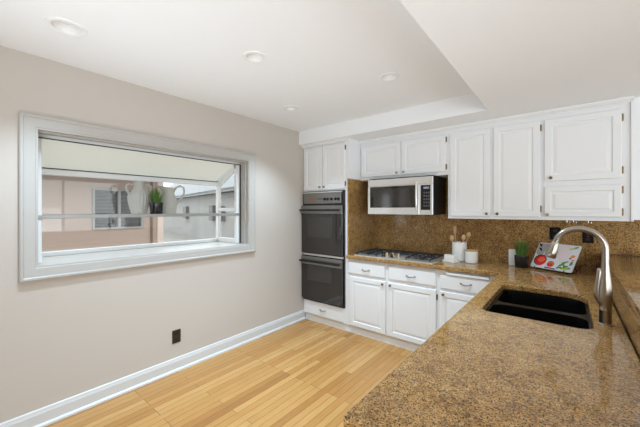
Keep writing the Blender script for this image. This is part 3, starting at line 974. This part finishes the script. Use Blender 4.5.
for k in range(15):
    blob(rn.choice(['leaf', 'leaf', 'leafl']), 0.66+rn.uniform(0, 0.27), 0.08+rn.uniform(0, 0.22)*(0.4+k/15), 0.016, 0.008, 0.0006+k*0.00005, rn.uniform(0, 3), 10)
for u, v, m, a, b_, r_ in ((0.90, 0.58, 'orange', 0.016, 0.013, 0.3), (0.86, 0.50, 'wooddark', 0.009, 0.009, 0), (0.93, 0.44, 'orange', 0.010, 0.008, 0), (0.82, 0.36, 'greyprint', 0.012, 0.009, 0.5),
                        (0.89, 0.90, 'leaf', 0.020, 0.008, 0.5), (0.83, 0.86, 'leafl', 0.024, 0.006, 0.4), (0.93, 0.93, 'leafl', 0.012, 0.007, 1.0), (0.92, 0.35, 'leaf', 0.013, 0.008, 1.2)):
    blob(m, u, v, a, b_, 0.0008, r_, 14)
pr.build('printed_picture', None, bo, smooth=None)
st = thing('board_stand', tuple((BL+BR)/2+back*0.05), 'black wire stand holding the printed cutting board on the worktop', 'stand')
s1 = MB()
s1.tube([bp(0.12, 0, 0.016)-Vector((0, 0, 0.016+0.0)), bp(0.88, 0, 0.016)-Vector((0, 0, 0.016))], 0.0028, 8)
for u in (0.15, 0.85):
    top = bp(u, 0.62, -0.0105)
    foot = bp(u, 0, -0.0105)
    s1.tube([bp(u, 0.0, 0.016)+Vector((0, 0, 0.004)), bp(u, 0.0, 0.016)+Vector((0, 0, -0.0165))], 0.0026, 8)
    s1.tube([bp(u, 0.0, 0.016)+Vector((0, 0, -0.0165)), Vector((foot.x, foot.y, ZW+0.003))+back*0.01, Vector((foot.x, foot.y, ZW+0.003))+back*0.15], 0.0026, 8)
    s1.tube([Vector((foot.x, foot.y, ZW+0.003))+back*0.01, top], 0.0026, 8)
    s1.tube([top, Vector((foot.x, foot.y, ZW+0.003))+back*0.15], 0.0026, 8)
s1.build('wire_frame', 'black', st)

# ------------------------------------------------------------------ outlets
def outlet(name, loc, facing, m, label, hw=0.036, hh=0.058, red=False):
    t = thing(name, loc, label, 'outlet')
    def fb(u0, u1, z0, z1, d0, d1, bev=0.001):
        mb = MB()
        x, y, z = loc
        if facing == '+x':
            mb.box(x+d0, y+u0, z+z0, x+d1, y+u1, z+z1, bev)
        else:
            mb.box(x+u0, y-d1, z+z0, x+u1, y-d0, z+z1, bev)
        return mb
    fb(-hw, hw, -hh, hh, 0.0004, 0.006, 0.002).build('plate', m, t)
    for s_ in (-1, 1):
        fb(-0.016, 0.016, s_*0.026-0.014, s_*0.026+0.014, 0.006, 0.0085).build('socket', 'recept', t)
    if red:
        fb(-0.006, 0.006, -0.003, 0.003, 0.006, 0.009, 0.0005).build('test_button', 'red', t)
    return t
outlet('wall_outlet', (XL, 1.305, 0.308), '+x', 'plate', 'dark bronze electrical outlet low on the beige wall below the window', 0.038, 0.058)
outlet('wall_outlet', (-0.100, GY, 1.222), '-y', 'blackplate', 'black outlet on the granite splash left, behind the faucet spout', 0.040, 0.058)
outlet('wall_outlet', (0.130, GY, 1.208), '-y', 'blackplate', 'black outlet with red button on granite under right end of faucet arc', 0.037, 0.058, True)

# ------------------------------------------------------------------ recessed ceiling lights
cl = None
labs = ['large white recessed ceiling light nearest the window wall at upper left', 'white recessed ceiling light in the middle of the tray ceiling',
        'white recessed ceiling light nearest the dropped ceiling edge', 'small white recessed ceiling light above the oven tower']
for (x, y), r, lab in zip(LIGHTS, LR, labs):
    t = thing('ceiling_light', (x, y, ZC), lab, 'ceiling light', 'recessed ceiling lights')
    MB().lathe([(r-0.004, 0.0), (r-0.006, -0.003), (r+0.004, -0.008), (r+0.020, -0.005), (r+0.022, -0.0005), (r-0.004, -0.0004)], (x, y, ZC), 40).build('trim_ring', 'lens', t, smooth=50)
    MB().lathe([(r-0.003, 0.0), (r-0.022, 0.050), (r-0.020, 0.052), (r-0.002, 0.001)], (x, y, ZC), 40).build('baffle', 'lens', t, smooth=50)
    MB().lathe([(r-0.0225, 0.046), (0, 0.042), (0, 0.051), (r-0.0225, 0.051)], (x, y, ZC), 40).build('lens', 'lens', t, smooth=50)
    ld = bpy.data.lights.new('downlight', 'SPOT'); ld.energy = 30; ld.spot_size = math.radians(108); ld.spot_blend = 1.0; ld.shadow_soft_size = 0.035; ld.color = (0.66, 0.85, 1.0)
    lo = bpy.data.objects.new('downlight', ld); COL.objects.link(lo); lo.location = (x, y, ZC+0.005)

# ------------------------------------------------------------------ added fill light out of view, brightening the ceiling
UL = (-1.25, -0.25)
tl = thing('fill_uplight', (UL[0], UL[1], 0), 'added unseen fill light in a low grey canister behind the viewer', 'fill light')
MB().lathe([(0, 0.0005), (0.09, 0.0005), (0.09, 0.22), (0.085, 0.22), (0.08, 0.20), (0, 0.20)], (*UL, 0), 32).build('canister', 'shelfrail', tl)
ld = bpy.data.lights.new('uplight', 'SPOT'); ld.energy = 41; ld.spot_size = math.radians(108); ld.spot_blend = 0.9; ld.shadow_soft_size = 0.06; ld.color = (0.85, 0.93, 1.0)  # added upward fill, tilted towards ceiling and wall cabinets
lo = bpy.data.objects.new('uplight', ld); COL.objects.link(lo); lo.location = (UL[0], UL[1], 0.24); lo.rotation_euler = Vector((0.10, 0.46, 1)).to_track_quat('-Z', 'Y').to_euler()

# ------------------------------------------------------------------ on the window shelf
ZH = 1.4042
ur = thing('ribbed_urn', (-3.05, 1.115, ZH), 'white ribbed two-handled urn on the window shelf', 'vase')
b = MB()
prof = [(0, 0), (0.060, 0), (0.064, 0.01), (0.072, 0.05), (0.084, 0.11), (0.088, 0.15), (0.082, 0.18), (0.062, 0.205), (0.046, 0.225), (0.043, 0.25), (0.047, 0.285), (0.052, 0.297), (0.047, 0.297), (0.038, 0.25), (0.038, 0.22), (0, 0.20)]
b.lathe(prof, (-3.05, 1.115, ZH), 64)
for v in b.bm.verts:
    dx, dy = v.co.x+3.05, v.co.y-1.115
    z = v.co.z-ZH
    if 0.02 < z < 0.19 and (dx*dx+dy*dy) > 0.003:
        a = math.atan2(dy, dx); f = 1+0.045*math.cos(20*a)
        v.co.x = -3.05+dx*f; v.co.y = 1.115+dy*f
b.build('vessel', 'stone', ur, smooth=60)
for s_ in (-1, 1):
    MB().tube([(-3.05, 1.115+s_*0.050, ZH+0.265), (-3.05, 1.115+s_*0.085, ZH+0.272), (-3.05, 1.115+s_*0.105, ZH+0.25), (-3.05, 1.115+s_*0.100, ZH+0.215), (-3.05, 1.115+s_*0.078, ZH+0.175)], 0.009, 10).build('handle', 'stone', ur, smooth=60)
grass_pot('potted_grass', (-2.94, 1.222, ZH), 0.058, 0.105, 0.155, 190, 'bright green grass in a dark pot on the window shelf between two white jugs', 9, 0.045)
jg = thing('white_jug', (-3.06, 1.385, ZH), 'white pitcher with a spout and tall loop handle on the window shelf', 'pitcher')
b = MB()
b.lathe([(0, 0), (0.062, 0), (0.066, 0.008), (0.076, 0.06), (0.080, 0.10), (0.074, 0.14), (0.060, 0.18), (0.053, 0.205), (0.058, 0.235), (0.066, 0.255), (0.062, 0.255), (0.050, 0.205), (0.056, 0.17), (0, 0.15)], (-3.06, 1.385, ZH), 40)
for v in b.bm.verts:
    z = v.co.z-ZH
    if z > 0.20:
        dy = v.co.y-1.385
        if dy < 0:
            f = (z-0.20)/0.055
            wgt = max(0.0, -dy/0.066)**2
            v.co.y -= 0.045*f*wgt; v.co.z += 0.016*f*wgt
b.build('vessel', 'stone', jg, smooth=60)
MB().tube([(-3.06, 1.440, ZH+0.225), (-3.06, 1.462, ZH+0.262), (-3.06, 1.500, ZH+0.280), (-3.06, 1.538, ZH+0.262), (-3.06, 1.545, ZH+0.215), (-3.06, 1.522, ZH+0.165), (-3.06, 1.485, ZH+0.115), (-3.06, 1.458, ZH+0.09)], 0.0095, 10).build('handle', 'stone', jg, smooth=60)

# ------------------------------------------------------------------ outside
structure(MB().box(-40, -14, -0.25, XL-0.14, 30, -0.15).build('ground', 'ground', smooth=None))
nh = thing('neighbor_house', (-8.5, 0, -0.15), 'salmon stucco house seen outside the window', 'house')
PX = -7.5
w = MB()
w.box(-10.5, -8, -0.15, PX, 1.872, 2.6); w.box(-10.5, 2.823, -0.15, PX, 3.266, 2.6)
w.box(-10.5, 1.872, -0.15, PX, 2.823, 1.035); w.box(-10.5, 1.872, 1.885, PX, 2.823, 2.6)
w.build('stucco_wall', 'stucco', nh, smooth=None)
MB().prism([(PX+0.85, 2.17), (PX+0.85, 2.33), (-9.5, 3.2), (-10.6, 2.8), (-10.6, 2.6), (PX+0.02, 2.6)], 'y', -8.2, 3.45).build('eave', 'eave', nh, smooth=None)
wf = MB()
wf.box(PX-0.03, 1.872, 1.035, PX+0.03, 2.823, 1.075); wf.box(PX-0.03, 1.872, 1.845, PX+0.03, 2.823, 1.885)
for ya, yb in ((1.872, 1.912), (2.783, 2.823), (2.325, 2.375)):
    wf.box(PX-0.03, ya, 1.075, PX+0.03, yb, 1.845)
wfo = wf.build('house_window', 'greywall', nh, smooth=None)
for ya, yb in ((1.912, 2.325), (2.375, 2.783)):
    bl = MB()
    for k in range(26):
        z = 1.08+k*0.0295
        bl.prism([(PX-0.055, z), (PX-0.050, z), (PX-0.035, z+0.014), (PX-0.040, z+0.014)], 'y', ya, yb)
    bl.build('blind', 'blind', wfo, smooth=None)
    MB().box(PX-0.075, ya, 1.075, PX-0.065, yb, 1.845).build('pane', 'darkglass', wfo, smooth=None)
MB().box(PX, 2.985, -0.15, PX+0.055, 3.02, 2.2, 0.005).build('downspout', 'eave', nh)
MB().box(PX+0.0005, 3.13, -0.15, PX+0.03, 3.266, 2.2, 0.004).build('corner_board', 'stuccotrim', nh)

gb = thing('outbuilding', (-14, 8.2, -0.15), 'pale grey garage building beyond the salmon house', 'garage')
P0 = Vector((-12.5, 7.84, 0)); dr = Vector((-0.97, 0.2425, 0)).normalized(); nb = Vector((dr.y, -dr.x, 0))
if nb.y < 0:
    nb = -nb
def slab(name, k0, k1, d0, d1, z0, z1, m, par):
    mb = MB()
    q = [P0+dr*k0+nb*d0, P0+dr*k1+nb*d0, P0+dr*k1+nb*d1, P0+dr*k0+nb*d1]
    mb.prism([(p.x, p.y) for p in q], 'z', z0, z1)
    return mb.build(name, m, par, smooth=None)
slab('grey_wall', -9, 16, 0, 3.5, -0.15, 2.18, 'greywall', gb)
slab('fascia', -9.3, 16.3, -0.45, -0.40, 2.16, 2.30, 'greywall', gb)
rf = MB()
a0, a1 = P0+dr*-9.3-nb*0.45, P0+dr*16.3-nb*0.45
c0, c1 = P0+dr*-9.3+nb*2.2, P0+dr*16.3+nb*2.2
e0, e1 = P0+dr*-9.3+nb*3.7, P0+dr*16.3+nb*3.7
pr6 = [[(a0.x, a0.y, 2.30), (c0.x, c0.y, 4.6), (e0.x, e0.y, 4.4), (e0.x, e0.y, 2.2), (a0.x, a0.y, 2.2)], [(a1.x, a1.y, 2.30), (c1.x, c1.y, 4.6), (e1.x, e1.y, 4.4), (e1.x, e1.y, 2.2), (a1.x, a1.y, 2.2)]]
rf.rings(pr6); rf.build('roof', 'roofpale', gb, smooth=None)
slab('meter_box', 5.0, 5.8, -0.18, -0.001, 0.95, 1.65, 'meter', gb)
slab('meter_box', 0.10, 0.62, -0.18, -0.001, 0.95, 1.65, 'meter', gb)
slab('meter_box', -1.10, -0.75, -0.18, -0.001, 0.95, 1.60, 'meter', gb)
